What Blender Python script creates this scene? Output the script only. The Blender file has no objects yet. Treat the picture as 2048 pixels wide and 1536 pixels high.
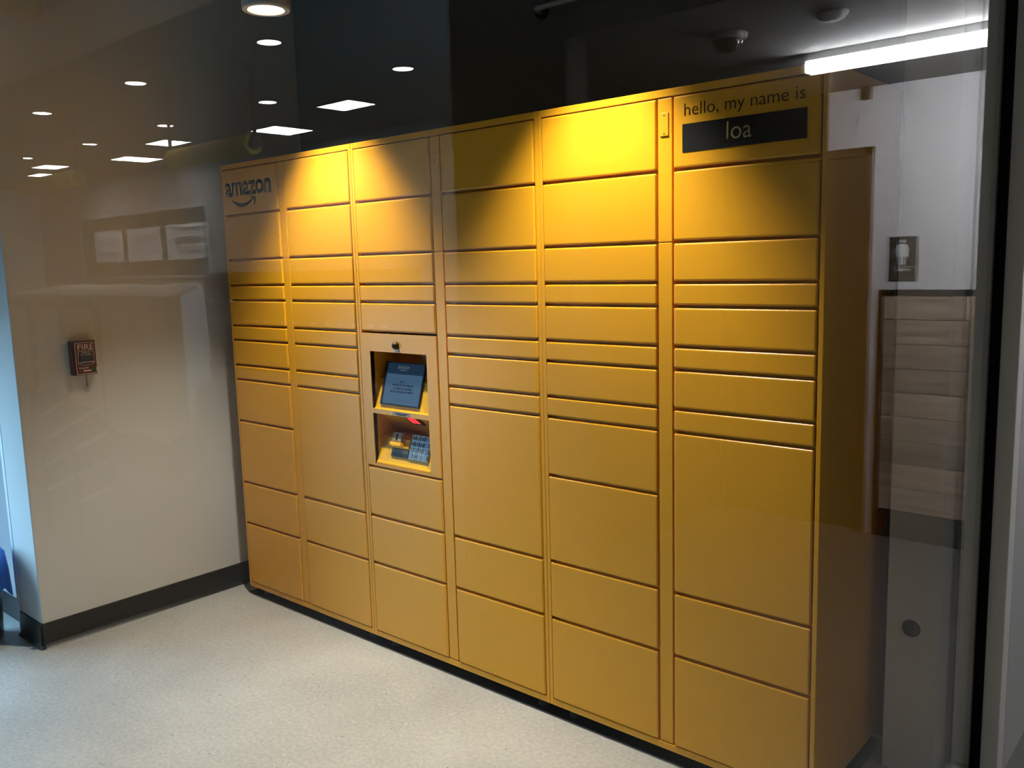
import bpy, bmesh, math, random
from mathutils import Matrix, Vector

random.seed(7)
scene = bpy.context.scene
COL = scene.collection
PI = math.pi

# ------------------------------------------------------------------ camera
cam_data = bpy.data.cameras.new("camera")
cam_data.sensor_width = 36.0
cam_data.lens = 1742.39 / 2048.0 * 36.0
cam_data.clip_start = 0.02
cam_data.clip_end = 200
cam = bpy.data.objects.new("camera", cam_data)
COL.objects.link(cam)
CAM = Vector((3.6501, -2.2016, 1.5653))
cam.matrix_world = (Matrix.Translation(CAM) @ Matrix.Rotation(0.7185, 4, 'Z')
                    @ Matrix.Rotation(PI / 2 - 0.1391, 4, 'X') @ Matrix.Rotation(-0.0277, 4, 'Z'))
scene.camera = cam

# ------------------------------------------------------------------ world, exposure
world = bpy.data.worlds.new("sky")
scene.world = world
world.use_nodes = True
bg = world.node_tree.nodes["Background"]
bg.inputs[0].default_value = (0.34, 0.66, 1.0, 1)
bg.inputs[1].default_value = 22.0
vs = scene.view_settings
vs.view_transform = 'Standard'
vs.look = 'None'
vs.exposure = 0.0
vs.gamma = 1.0
vs.use_curve_mapping = False
try:
    scene.cycles.use_denoising = True
    scene.cycles.max_bounces = 10
    scene.cycles.transparent_max_bounces = 16
    scene.cycles.sample_clamp_indirect = 60.0
    scene.cycles.caustics_reflective = False
    scene.cycles.caustics_refractive = False
    scene.cycles.blur_glossy = 0.5
except Exception:
    pass

SPOT_POWER = 150.0
PANEL_EMIT = 56.0
DOWN_EMIT = 80.0
STRIP_EMIT = 88.0

# light through the vestibule window is sampled through its opening
pl = bpy.data.lights.new("window_portal", 'AREA')
pl.shape = 'RECTANGLE'
pl.size = 1.16
pl.size_y = 1.20
pl.cycles.is_portal = True
po = bpy.data.objects.new("window_portal", pl)
COL.objects.link(po)
po.location = (-1.12, -1.80, 0.72)
po.rotation_euler = (0, -PI / 2, 0)


def spot(name, loc, power, half_deg, blend, color, radius=0.035):
    l = bpy.data.lights.new(name, 'SPOT')
    l.energy = power
    l.spot_size = math.radians(half_deg * 2)
    l.spot_blend = blend
    l.shadow_soft_size = radius
    l.color = color
    o = bpy.data.objects.new(name, l)
    COL.objects.link(o)
    o.location = loc
    return o


# ------------------------------------------------------------------ materials
def lin(c):
    return tuple(((v / 255) / 12.92 if v / 255 <= 0.04045 else ((v / 255 + 0.055) / 1.055) ** 2.4) for v in c)


def mat(name, rgb, rough=0.5, metal=0.0, spec=0.5, emit=None, emit_s=0.0, noise=None, bump=None, coat=0.0):
    m = bpy.data.materials.new(name)
    m.use_nodes = True
    nt = m.node_tree
    b = nt.nodes["Principled BSDF"]
    b.inputs["Base Color"].default_value = (*rgb, 1)
    b.inputs["Roughness"].default_value = rough
    b.inputs["Metallic"].default_value = metal
    b.inputs["Specular IOR Level"].default_value = spec
    b.inputs["Coat Weight"].default_value = coat
    if emit:
        b.inputs["Emission Color"].default_value = (*emit, 1)
        b.inputs["Emission Strength"].default_value = emit_s
    if noise or bump:
        tc = nt.nodes.new("ShaderNodeTexCoord")
    if noise:
        sc, amt = noise
        n = nt.nodes.new("ShaderNodeTexNoise")
        n.inputs["Scale"].default_value = sc
        n.inputs["Detail"].default_value = 6
        nt.links.new(tc.outputs["Object"], n.inputs["Vector"])
        r = nt.nodes.new("ShaderNodeValToRGB")
        r.color_ramp.elements[0].position = 0.3
        r.color_ramp.elements[1].position = 0.7
        r.color_ramp.elements[0].color = (*[max(0, c * (1 - amt)) for c in rgb], 1)
        r.color_ramp.elements[1].color = (*[min(1, c * (1 + amt)) for c in rgb], 1)
        nt.links.new(n.outputs["Fac"], r.inputs["Fac"])
        nt.links.new(r.outputs["Color"], b.inputs["Base Color"])
    if bump:
        sc, st = bump
        n2 = nt.nodes.new("ShaderNodeTexNoise")
        n2.inputs["Scale"].default_value = sc
        n2.inputs["Detail"].default_value = 3
        nt.links.new(tc.outputs["Object"], n2.inputs["Vector"])
        bp = nt.nodes.new("ShaderNodeBump")
        bp.inputs["Strength"].default_value = st
        bp.inputs["Distance"].default_value = 0.002
        nt.links.new(n2.outputs["Fac"], bp.inputs["Height"])
        nt.links.new(bp.outputs["Normal"], b.inputs["Normal"])
    return m


def concrete_mat(name="polished_concrete", tone=1.0):
    m = bpy.data.materials.new(name)
    m.use_nodes = True
    nt = m.node_tree
    b = nt.nodes["Principled BSDF"]
    tc = nt.nodes.new("ShaderNodeTexCoord")

    def noise(scale, detail, rough=0.6):
        n = nt.nodes.new("ShaderNodeTexNoise")
        n.inputs["Scale"].default_value = scale
        n.inputs["Detail"].default_value = detail
        n.inputs["Roughness"].default_value = rough
        nt.links.new(tc.outputs["Object"], n.inputs["Vector"])
        return n

    def ramp(src, stops):
        r = nt.nodes.new("ShaderNodeValToRGB")
        els = r.color_ramp.elements
        els[0].position, els[0].color = stops[0][0], (*stops[0][1], 1)
        els[1].position, els[1].color = stops[-1][0], (*stops[-1][1], 1)
        for p, c in stops[1:-1]:
            e = els.new(p)
            e.color = (*c, 1)
        nt.links.new(src, r.inputs["Fac"])
        return r

    def mix(kind, fac, a, bb):
        x = nt.nodes.new("ShaderNodeMix")
        x.data_type = 'RGBA'
        x.blend_type = kind
        if isinstance(fac, float):
            x.inputs[0].default_value = fac
        else:
            nt.links.new(fac, x.inputs[0])
        nt.links.new(a, x.inputs[6])
        if isinstance(bb, tuple):
            x.inputs[7].default_value = (*bb, 1)
        else:
            nt.links.new(bb, x.inputs[7])
        return x.outputs[2]

    big = ramp(noise(1.6, 8).outputs["Fac"], [(0.3, (0.42 * tone, 0.412 * tone, 0.38 * tone)), (0.7, (0.56 * tone, 0.55 * tone, 0.51 * tone))])
    fine = ramp(noise(70, 4).outputs["Fac"], [(0.35, (0.86, 0.86, 0.86)), (0.65, (1.08, 1.08, 1.07))])
    col = mix('MULTIPLY', 1.0, big.outputs["Color"], fine.outputs["Color"])
    v = nt.nodes.new("ShaderNodeTexVoronoi")
    v.inputs["Scale"].default_value = 46
    nt.links.new(tc.outputs["Object"], v.inputs["Vector"])
    lightspeck = ramp(v.outputs["Distance"], [(0.10, (1, 1, 1)), (0.17, (0, 0, 0))])
    pick = ramp(noise(23, 2).outputs["Fac"], [(0.50, (0, 0, 0)), (0.60, (1, 1, 1))])
    mk = mix('MULTIPLY', 1.0, lightspeck.outputs["Color"], pick.outputs["Color"])
    col = mix('MIX', mk, col, (0.72 * tone, 0.69 * tone, 0.60 * tone))
    v2 = nt.nodes.new("ShaderNodeTexVoronoi")
    v2.inputs["Scale"].default_value = 33
    nt.links.new(tc.outputs["Object"], v2.inputs["Vector"])
    darkspeck = ramp(v2.outputs["Distance"], [(0.07, (1, 1, 1)), (0.12, (0, 0, 0))])
    pick2 = ramp(noise(17, 2).outputs["Fac"], [(0.53, (0, 0, 0)), (0.60, (1, 1, 1))])
    mk2 = mix('MULTIPLY', 1.0, darkspeck.outputs["Color"], pick2.outputs["Color"])
    col = mix('MIX', mk2, col, (0.13, 0.12, 0.10))
    nt.links.new(col, b.inputs["Base Color"])
    b.inputs["Roughness"].default_value = 0.42
    b.inputs["Specular IOR Level"].default_value = 0.4
    return m


def wood_mat(name, c0, c1):
    m = bpy.data.materials.new(name)
    m.use_nodes = True
    nt = m.node_tree
    b = nt.nodes["Principled BSDF"]
    tc = nt.nodes.new("ShaderNodeTexCoord")
    oi = nt.nodes.new("ShaderNodeObjectInfo")
    mp = nt.nodes.new("ShaderNodeMapping")
    mp.inputs["Scale"].default_value = (1.2, 6, 16)
    nt.links.new(tc.outputs["Object"], mp.inputs["Vector"])
    add = nt.nodes.new("ShaderNodeVectorMath")
    add.operation = 'ADD'
    nt.links.new(mp.outputs["Vector"], add.inputs[0])
    sc = nt.nodes.new("ShaderNodeVectorMath")
    sc.operation = 'SCALE'
    sc.inputs[0].default_value = (13, 7, 5)
    nt.links.new(oi.outputs["Random"], sc.inputs["Scale"])
    nt.links.new(sc.outputs[0], add.inputs[1])
    n = nt.nodes.new("ShaderNodeTexNoise")
    n.inputs["Scale"].default_value = 2.2
    n.inputs["Detail"].default_value = 7
    n.inputs["Roughness"].default_value = 0.65
    nt.links.new(add.outputs[0], n.inputs["Vector"])
    r = nt.nodes.new("ShaderNodeValToRGB")
    r.color_ramp.elements[0].position = 0.33
    r.color_ramp.elements[1].position = 0.68
    r.color_ramp.elements[0].color = (*c0, 1)
    r.color_ramp.elements[1].color = (*c1, 1)
    nt.links.new(n.outputs["Fac"], r.inputs["Fac"])
    hs = nt.nodes.new("ShaderNodeHueSaturation")
    mr = nt.nodes.new("ShaderNodeMapRange")
    mr.inputs["To Min"].default_value = 0.65
    mr.inputs["To Max"].default_value = 1.25
    nt.links.new(oi.outputs["Random"], mr.inputs["Value"])
    nt.links.new(mr.outputs[0], hs.inputs["Value"])
    nt.links.new(r.outputs["Color"], hs.inputs["Color"])
    nt.links.new(hs.outputs["Color"], b.inputs["Base Color"])
    b.inputs["Roughness"].default_value = 0.55
    return m


def glass_mat():
    """Clear float glass: each face reflects by Schlick's law (F0 = 0.04) and lets the rest through."""
    m = bpy.data.materials.new("float_glass")
    m.use_nodes = True
    nt = m.node_tree
    nt.nodes.remove(nt.nodes["Principled BSDF"])
    out = nt.nodes["Material Output"]
    g = nt.nodes.new("ShaderNodeNewGeometry")
    dot = nt.nodes.new("ShaderNodeVectorMath")
    dot.operation = 'DOT_PRODUCT'
    nt.links.new(g.outputs["Normal"], dot.inputs[0])
    nt.links.new(g.outputs["Incoming"], dot.inputs[1])

    def math_node(op, a, b=None):
        n = nt.nodes.new("ShaderNodeMath")
        n.operation = op
        for i, v in enumerate((a, b)):
            if v is None:
                continue
            if isinstance(v, (int, float)):
                n.inputs[i].default_value = v
            else:
                nt.links.new(v, n.inputs[i])
        return n.outputs[0]
    c = math_node('ABSOLUTE', dot.outputs["Value"])
    p = math_node('POWER', math_node('SUBTRACT', 1.0, c), 5.0)
    f = math_node('ADD', math_node('MULTIPLY', p, 0.96), 0.04)
    tr = nt.nodes.new("ShaderNodeBsdfTransparent")
    tr.inputs[0].default_value = (0.985, 0.99, 0.987, 1)
    gl = nt.nodes.new("ShaderNodeBsdfGlossy")
    gl.inputs["Roughness"].default_value = 0.0
    mx = nt.nodes.new("ShaderNodeMixShader")
    nt.links.new(f, mx.inputs[0])
    nt.links.new(tr.outputs[0], mx.inputs[1])
    nt.links.new(gl.outputs[0], mx.inputs[2])
    nt.links.new(mx.outputs[0], out.inputs["Surface"])
    return m


M = {}
M['yellow'] = mat("golden_yellow_powder_coat", (0.80, 0.372, 0.013), 0.36, spec=0.45, bump=(900, 0.03))
M['yellow_plate'] = mat("bright_yellow_plate", (0.90, 0.47, 0.01), 0.42, spec=0.4)
M['wall'] = mat("warm_white_wall_paint", (0.585, 0.57, 0.535), 0.75, spec=0.25, noise=(1.5, 0.03))
M['wall_dark'] = mat("grey_wall_paint", (0.14, 0.135, 0.12), 0.85, spec=0.2)
M['beam'] = mat("bright_white_paint", (0.86, 0.85, 0.82), 0.7, spec=0.25)
M['shop_wall'] = mat("shop_wall_paint", (0.42, 0.41, 0.40), 0.7, spec=0.25)
M['hall_ceiling'] = mat("hall_ceiling_paint", (0.26, 0.255, 0.245), 0.9, spec=0.1)
M['grey_panel'] = mat("grey_painted_panel", (0.33, 0.33, 0.32), 0.7, spec=0.25)
M['white'] = mat("white_wall_paint", (0.62, 0.61, 0.61), 0.7, spec=0.25)
M['ceiling'] = mat("ceiling_paint", (0.55, 0.53, 0.49), 0.9, spec=0.1)
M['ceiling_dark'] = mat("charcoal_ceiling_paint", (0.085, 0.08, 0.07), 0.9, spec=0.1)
M['store_ceiling'] = mat("store_ceiling_paint", (0.36, 0.32, 0.26), 0.9, spec=0.1)
M['base'] = mat("black_vinyl_baseboard", (0.014, 0.014, 0.012), 0.42, spec=0.4)
M['panel_black'] = mat("matt_black_panel", (0.010, 0.010, 0.009), 0.6, spec=0.15)
M['black'] = mat("black_plastic", (0.008, 0.008, 0.008), 0.35)
M['rubber'] = mat("black_rubber", (0.004, 0.004, 0.004), 0.7, spec=0.1)
M['dark_grey'] = mat("dark_grey_rubber", (0.03, 0.03, 0.03), 0.6)
M['foot'] = mat("leveling_foot_steel", (0.05, 0.05, 0.055), 0.45, metal=0.4)
M['alu'] = mat("grey_aluminium_frame", (0.60, 0.61, 0.61), 0.45, metal=0.1)
M['concrete'] = concrete_mat()
M['concrete_dark'] = concrete_mat("dark_polished_concrete", 0.27)
M['glass'] = glass_mat()
M['red'] = mat("dark_red_plastic", (0.095, 0.007, 0.006), 0.4)
M['print_white'] = mat("white_print", (0.75, 0.72, 0.68), 0.6)
M['print_dark'] = mat("near_black_print", (0.020, 0.013, 0.010), 0.55, spec=0.05)
M['print_gold'] = mat("pale_gold_print", (0.48, 0.36, 0.13), 0.5)
M['print_brown'] = mat("brown_print", (0.035, 0.014, 0.008), 0.55, spec=0.05)
M['print_pink'] = mat("pink_white_print", (0.78, 0.62, 0.56), 0.6)
M['green'] = mat("dark_green_sticker", (0.01, 0.05, 0.01), 0.5)
M['screen_body'] = mat("lit_screen_blue", (0.02, 0.03, 0.05), 0.2, emit=(0.050, 0.11, 0.19), emit_s=0.85)
M['screen_head'] = mat("lit_screen_navy", (0.01, 0.02, 0.03), 0.2, emit=(0.010, 0.026, 0.055), emit_s=0.9)
M['screen_text'] = mat("screen_text_dark", (0.01, 0.012, 0.02), 0.3, emit=(0.012, 0.03, 0.06), emit_s=0.8)
M['screen_logo'] = mat("screen_logo_pale", (0.1, 0.1, 0.1), 0.3, emit=(0.12, 0.16, 0.18), emit_s=0.7)
M['scan_red'] = mat("scanner_red_light", (0.2, 0.0, 0.0), 0.3, emit=(1.0, 0.05, 0.06), emit_s=1.1)
M['keypad'] = mat("brushed_steel_keypad", (0.38, 0.45, 0.50), 0.35, metal=0.6)
M['key'] = mat("steel_key", (0.24, 0.30, 0.36), 0.3, metal=0.6)
M['sticker'] = mat("silver_sticker", (0.42, 0.36, 0.25), 0.5)
M['reader'] = mat("smoky_card_slot", (0.30, 0.24, 0.15), 0.3)
M['blue'] = mat("blue_plastic_bag", (0.05, 0.22, 0.85), 0.4, noise=(9, 0.3))
M['steel'] = mat("steel", (0.5, 0.5, 0.5), 0.35, metal=0.8)
M['pipe'] = mat("painted_pipe", (0.45, 0.42, 0.36), 0.5)
M['emit_warm'] = mat("downlight_lens", (0.9, 0.85, 0.75), 0.5, emit=(1, 0.93, 0.80), emit_s=8.0)
M['emit_panel'] = mat("panel_light_lens", (0.9, 0.9, 0.9), 0.5, emit=(1.0, 0.99, 0.95), emit_s=PANEL_EMIT)
M['emit_down'] = mat("store_downlight_lens", (0.9, 0.9, 0.9), 0.5, emit=(1.0, 0.96, 0.88), emit_s=DOWN_EMIT)
M['emit_strip'] = mat("strip_light_lens", (0.9, 0.9, 0.9), 0.5, emit=(0.93, 0.95, 1.0), emit_s=STRIP_EMIT)
M['plank'] = wood_mat("weathered_plank", (0.32, 0.21, 0.14), (0.75, 0.57, 0.41))
M['dark_wood'] = mat("dark_brown_wood", (0.035, 0.024, 0.016), 0.6)
M['door_brown'] = mat("taupe_brown_door", (0.055, 0.038, 0.026), 0.5)
M['sign_dark'] = mat("dark_taupe_sign", (0.040, 0.037, 0.032), 0.45)
M['sign_white'] = mat("white_sign_relief", (0.8, 0.8, 0.8), 0.5)
M['foam'] = mat("yellow_foam", (0.80, 0.58, 0.06), 0.7, noise=(14, 0.2))
M['poster'] = mat("white_poster_paper", (0.75, 0.78, 0.80), 0.7)
M['poster_ink'] = mat("grey_poster_ink", (0.10, 0.10, 0.10), 0.7)
M['dark_glass'] = mat("dark_window_glass", (0.06, 0.055, 0.045), 0.06)
M['drape'] = mat("white_drape_cloth", (0.66, 0.64, 0.60), 0.8, noise=(2.5, 0.12))
M['banner_yellow'] = mat("yellow_banner_print", (0.75, 0.50, 0.03), 0.6)
M['dark_metal'] = mat("dark_metal_tube", (0.05, 0.045, 0.035), 0.4, metal=0.3)
M['asphalt'] = mat("pavement_outside", (0.25, 0.25, 0.24), 0.9, noise=(8, 0.2))


# ------------------------------------------------------------------ geometry helpers
class MB:
    def __init__(self):
        self.v, self.f = [], []

    def add(self, vs, fs):
        o = len(self.v)
        self.v += [tuple(p) for p in vs]
        self.f += [tuple(i + o for i in f) for f in fs]
        return self

    def box(self, x0, x1, y0, y1, z0, z1):
        x0, x1 = min(x0, x1), max(x0, x1)
        y0, y1 = min(y0, y1), max(y0, y1)
        z0, z1 = min(z0, z1), max(z0, z1)
        vs = [(x, y, z) for z in (z0, z1) for y in (y0, y1) for x in (x0, x1)]
        return self.add(vs, [(0, 2, 3, 1), (4, 5, 7, 6), (0, 1, 5, 4), (2, 6, 7, 3), (0, 4, 6, 2), (1, 3, 7, 5)])

    def tube(self, pts, r, n=10, caps=True):
        pts = [Vector(p) for p in pts]
        rings = []
        for i, p in enumerate(pts):
            d = (pts[min(i + 1, len(pts) - 1)] - pts[max(i - 1, 0)]).normalized()
            a = d.cross(Vector((0, 0, 1)))
            if a.length < 1e-3:
                a = d.cross(Vector((1, 0, 0)))
            a.normalize()
            b = d.cross(a).normalized()
            rr = r[i] if isinstance(r, (list, tuple)) else r
            rings.append([p + rr * (math.cos(t) * a + math.sin(t) * b) for t in [2 * PI * k / n for k in range(n)]])
        vs = [q for ring in rings for q in ring]
        fs = []
        for i in range(len(pts) - 1):
            for k in range(n):
                fs.append((i * n + k, i * n + (k + 1) % n, (i + 1) * n + (k + 1) % n, (i + 1) * n + k))
        if caps:
            fs.append(tuple(reversed(range(n))))
            fs.append(tuple((len(pts) - 1) * n + k for k in range(n)))
        return self.add(vs, fs)

    def lathe(self, prof, c=(0, 0, 0), n=24, axis='Z', ring=False):
        if ring:
            prof = list(prof) + [prof[0]]
        vs, fs = [], []
        for (r, h) in prof:
            for k in range(n):
                t = 2 * PI * k / n
                q = (r * math.cos(t), r * math.sin(t), h)
                if axis == 'Y':
                    q = (q[0], h, q[1])
                elif axis == 'X':
                    q = (h, q[0], q[1])
                vs.append((q[0] + c[0], q[1] + c[1], q[2] + c[2]))
        for i in range(len(prof) - 1):
            for k in range(n):
                fs.append((i * n + k, i * n + (k + 1) % n, (i + 1) * n + (k + 1) % n, (i + 1) * n + k))
        if ring:
            return self.add(vs, fs)
        if prof[0][0] > 1e-6:
            fs.append(tuple(reversed(range(n))))
        if prof[-1][0] > 1e-6:
            fs.append(tuple((len(prof) - 1) * n + k for k in range(n)))
        return self.add(vs, fs)

    def prism_xz(self, poly, y0, y1):
        """polygon in XZ pushed along Y"""
        n = len(poly)
        vs = [(x, y0, z) for x, z in poly] + [(x, y1, z) for x, z in poly]
        fs = [tuple(range(n)), tuple(reversed(range(n, 2 * n)))]
        fs += [(i, i + n, (i + 1) % n + n, (i + 1) % n) for i in range(n)]
        return self.add(vs, fs)

    def prism_yz(self, poly, x0, x1):
        n = len(poly)
        vs = [(x0, y, z) for y, z in poly] + [(x1, y, z) for y, z in poly]
        fs = [tuple(range(n)), tuple(reversed(range(n, 2 * n)))]
        fs += [(i, i + n, (i + 1) % n + n, (i + 1) % n) for i in range(n)]
        return self.add(vs, fs)

    def mesh(self, name, bevel=0.0, seg=2, smooth=False):
        me = bpy.data.meshes.new(name)
        me.from_pydata(self.v, [], self.f)
        bm = bmesh.new()
        bm.from_mesh(me)
        bmesh.ops.recalc_face_normals(bm, faces=bm.faces)
        if bevel:
            bmesh.ops.bevel(bm, geom=list(bm.edges), offset=bevel, segments=seg, profile=0.5, affect='EDGES', clamp_overlap=True)
        bm.to_mesh(me)
        bm.free()
        if smooth:
            for p in me.polygons:
                p.use_smooth = True
        return me

    def build(self, name, material, parent=None, bevel=0.0, seg=2, smooth=False, loc=None):
        return link(name, self.mesh(name, bevel, seg, smooth), material, parent, loc)


def link(name, me, material, parent=None, loc=None):
    if material is not None and not me.materials:
        me.materials.append(M[material])
    o = bpy.data.objects.new(name, me)
    COL.objects.link(o)
    if parent is not None:
        o.parent = parent
    if loc is not None:
        o.location = loc
    return o


def thing(name, label, cat, loc=(0, 0, 0), group=None):
    o = bpy.data.objects.new(name, None)
    COL.objects.link(o)
    o.location = loc
    o.empty_display_size = 0.1
    o['label'] = label
    o['category'] = cat
    if group:
        o['group'] = group
    return o


def tag(o, label, cat, group=None, kind=None):
    o['label'] = label
    o['category'] = cat
    if group:
        o['group'] = group
    if kind:
        o['kind'] = kind
    return o


def struct(o, label=None):
    o['kind'] = 'structure'
    if label:
        o['label'] = label
    return o


def copy_tree(root, loc, label=None):
    r = root.copy()
    COL.objects.link(r)
    r.location = loc
    if label:
        r['label'] = label
    for ch in [c for c in bpy.data.objects if c.parent is root]:
        c = ch.copy()
        COL.objects.link(c)
        c.parent = r
        for g in [q for q in bpy.data.objects if q.parent is ch]:
            d = g.copy()
            COL.objects.link(d)
            d.parent = c
    return r


def text_mesh(txt, x0, x1, z0, z1, y, name, offset=0.0, depth=0.0008, shear=0.0, keep=False):
    """flat lettering in the XZ plane facing -Y, fitted to the box x0..x1, z0..z1"""
    cu = bpy.data.curves.new(name, 'FONT')
    cu.body = txt
    cu.size = 1.0
    cu.offset = offset
    cu.shear = shear
    cu.resolution_u = 4
    ob = bpy.data.objects.new("text_source", cu)
    COL.objects.link(ob)
    me = bpy.data.meshes.new_from_object(ob)
    bpy.data.objects.remove(ob)
    xs = [v.co.x for v in me.vertices]
    ys = [v.co.y for v in me.vertices]
    sx = (x1 - x0) / (max(xs) - min(xs))
    sz = (z1 - z0) / (max(ys) - min(ys))
    mx, my = min(xs), min(ys)
    for v in me.vertices:
        v.co = (x0 + (v.co.x - mx) * sx, y, z0 + (v.co.y - my) * sz)
    bm = bmesh.new()
    bm.from_mesh(me)
    bmesh.ops.recalc_face_normals(bm, faces=bm.faces)
    ret = bmesh.ops.extrude_face_region(bm, geom=list(bm.faces))
    for e in ret['geom']:
        if isinstance(e, bmesh.types.BMVert):
            e.co.y -= depth
    bmesh.ops.recalc_face_normals(bm, faces=bm.faces)
    bm.to_mesh(me)
    bm.free()
    me.materials.clear()
    me.name = name
    return me


# ------------------------------------------------------------------ the setting: locker vestibule
GX = 3.075           # plane of the glass partition (x)
GY = 0.50            # its end at the back wall (y)
LW = -0.172          # painted wall beside the lockers
BW = 0.575           # back wall behind the lockers
CE = 2.43            # ceiling height of the restroom hall
SC = 3.45            # ceiling height of the shop floor


def RX(xv):          # position seen in the glass -> the place it really stands at
    return 2 * GX - xv


struct(MB().box(-1.25, GX, -3.72, BW + 0.12, -0.08, 0.0).build('floor', 'concrete'), 'polished grey concrete floor with pale and dark specks')
struct(MB().box(GX, 24.2, -6.3, 6.3, -0.08, 0.0).build('floor_shop', 'concrete_dark'), 'dark polished concrete floor of the shop and hall')
struct(MB().box(-9, -1.25, -9, 6, -0.10, -0.02).build('pavement', 'asphalt'), 'grey pavement outside the vestibule window')
struct(MB().box(-0.41, GX + 0.02, BW, BW + 0.12, 0, SC).build('wall_back', 'wall_dark'), 'grey wall behind the lockers')
struct(MB().box(-0.41, LW, -0.883, BW, 0, SC).build('wall_left', 'wall', bevel=0.004, seg=2), 'warm white painted wall end beside the lockers')
# baseboard round the wall end: vinyl strip with a flared toe
bb = MB()
prof = [(0.0, 0.0), (0.020, 0.0), (0.014, 0.006), (0.007, 0.016), (0.005, 0.105), (0.0, 0.107)]


def strip_along(mb, a, b, nrm):
    a, b, nrm = Vector(a), Vector(b), Vector(nrm)
    n = len(prof)
    vs = [a + nrm * d + Vector((0, 0, h)) for d, h in prof] + [b + nrm * d + Vector((0, 0, h)) for d, h in prof]
    fs = [tuple(range(n)), tuple(range(2 * n - 1, n - 1, -1))]
    fs += [(i, (i + 1) % n, (i + 1) % n + n, i + n) for i in range(n)]
    mb.add(vs, fs)


strip_along(bb, (LW, -0.900, 0), (LW, BW, 0), (1, 0, 0))
strip_along(bb, (-0.41, -0.883, 0), (LW + 0.019, -0.883, 0), (0, -1, 0))
struct(bb.build('baseboard_left', 'base'), 'black vinyl baseboard round the painted wall end')
struct(MB().box(-1.25, -0.41, -0.835, -0.70, 0, SC).build('wall_recess', 'grey_panel'), 'set back pale wall left of the painted wall end')
struct(MB().box(-1.25, -0.41, -0.843, -0.835, 0, 0.105).build('baseboard_recess', 'base'))
struct(MB().box(-0.440, -0.411, -0.884, -0.835, 0.0, SC).build('trim_1', 'alu', bevel=0.003), 'grey metal corner trim beside the blue lit wall end')
# exterior wall with a low window
ex = MB()
X0, X1 = -1.25, -1.13
wy0, wy1, wz0, wz1 = -2.40, -1.20, 0.14, 1.30
ex.box(X0, X1, -3.72, wy0, 0, SC).box(X0, X1, wy1, -0.70, 0, SC).box(X0, X1, wy0, wy1, 0, wz0).box(X0, X1, wy0, wy1, wz1, SC)
struct(ex.build('wall_exterior', 'wall_dark'))
w2 = struct(thing('window_2', 'low window in the exterior wall letting in blue daylight', 'window', (0, 0, 0)))
del w2['category']
fr = MB()
fr.box(X0 + .02, X1 - .02, wy0, wy0 + .03, wz0, wz1).box(X0 + .02, X1 - .02, wy1 - .03, wy1, wz0, wz1)
fr.box(X0 + .02, X1 - .02, wy0, wy1, wz0, wz0 + .03).box(X0 + .02, X1 - .02, wy0, wy1, wz1 - .03, wz1)
fr.build('window_frame', 'alu', w2)
MB().box(-1.195, -1.189, wy0 + .03, wy1 - .03, wz0 + .03, wz1 - .03).build('pane', 'glass', w2)
struct(MB().box(-1.25, GX, -3.72, -3.60, 0, SC).build('wall_front', 'wall_dark'))
struct(MB().box(-1.25, GX + 0.03, -3.72, BW + 0.12, SC, SC + 0.1).build('ceiling', 'ceiling_dark'), 'dark ceiling above the lockers')

# glass partition: the photograph is taken through it
w1 = struct(thing('window_1', 'full height glass partition in front of the lockers', 'window', (0, 0, 0)))
del w1['category']
MB().box(GX - 0.004, GX + 0.004, -3.6, GY - 0.004, 0.03, CE - 0.01).build('pane', 'glass', w1)
mu = MB()
mu.box(GX - 0.062, GX + 0.062, GY, GY + 0.075, 0, SC)
mu.build('mullion', 'beam', w1, bevel=0.003)
MB().box(GX - 0.013, GX + 0.017, GY - 0.012, GY + 0.001, 0.03, CE).build('gasket', 'rubber', w1)
si = MB()
si.box(GX - 0.05, GX - 0.016, -3.6, GY, 0, 0.035).box(GX + 0.02, GX + 0.055, -3.6, GY, 0, 0.035)
si.build('sill', 'alu', w1)
MB().box(GX - 0.05, GX + 0.05, -3.6, GY, CE - 0.01, CE + 0.06).build('head_rail', 'alu', w1)
struct(MB().box(GX - 0.02, GX + 0.10, -6.2, -3.6, 0, SC).build('wall_partition', 'white'))
struct(MB().box(GX - 0.02, GX + 0.062, GY + 0.075, 2.70, 0, SC).build('wall_hall_side', 'white'))
struct(MB().box(GX - 0.06, GX + 0.06, -3.6, GY + 0.06, CE + 0.06, SC).build('wall_bulkhead', 'white'), 'white bulkhead above the glass partition')

# white post beside the lockers with a round black cap
post = struct(MB().box(2.843, 2.990, 0.40, BW, 0, SC).build('trim_2', 'beam', bevel=0.002), 'narrow white post between the lockers and the glass')
MB().lathe([(0.0, -0.010), (0.016, -0.010), (0.024, -0.006), (0.026, 0.0)], (2.914, 0.40, 0.462), 24, 'Y').build('round_cap', 'rubber', post, smooth=True)

# ------------------------------------------------------------------ lockers
W = 0.93
H0, H1 = 0.047, 2.033
TOP, BOT = 2.008, 0.073
S = [1.809, 1.609, 1.494, 1.426, 1.310, 1.243, 1.127, 1.059]
ROWS = {
    'a': [TOP] + S + [0.862, 0.566, 0.366, BOT],
    'b': [TOP] + S + [0.566, 0.366, BOT],
    'k': [TOP] + S[:5] + [0.772, 0.566, 0.366, BOT],
}
LD = (0.0175, 0.4345)
RD = (0.4925, 0.9115)
GAP = 0.0045
door_cache = {}


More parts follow.
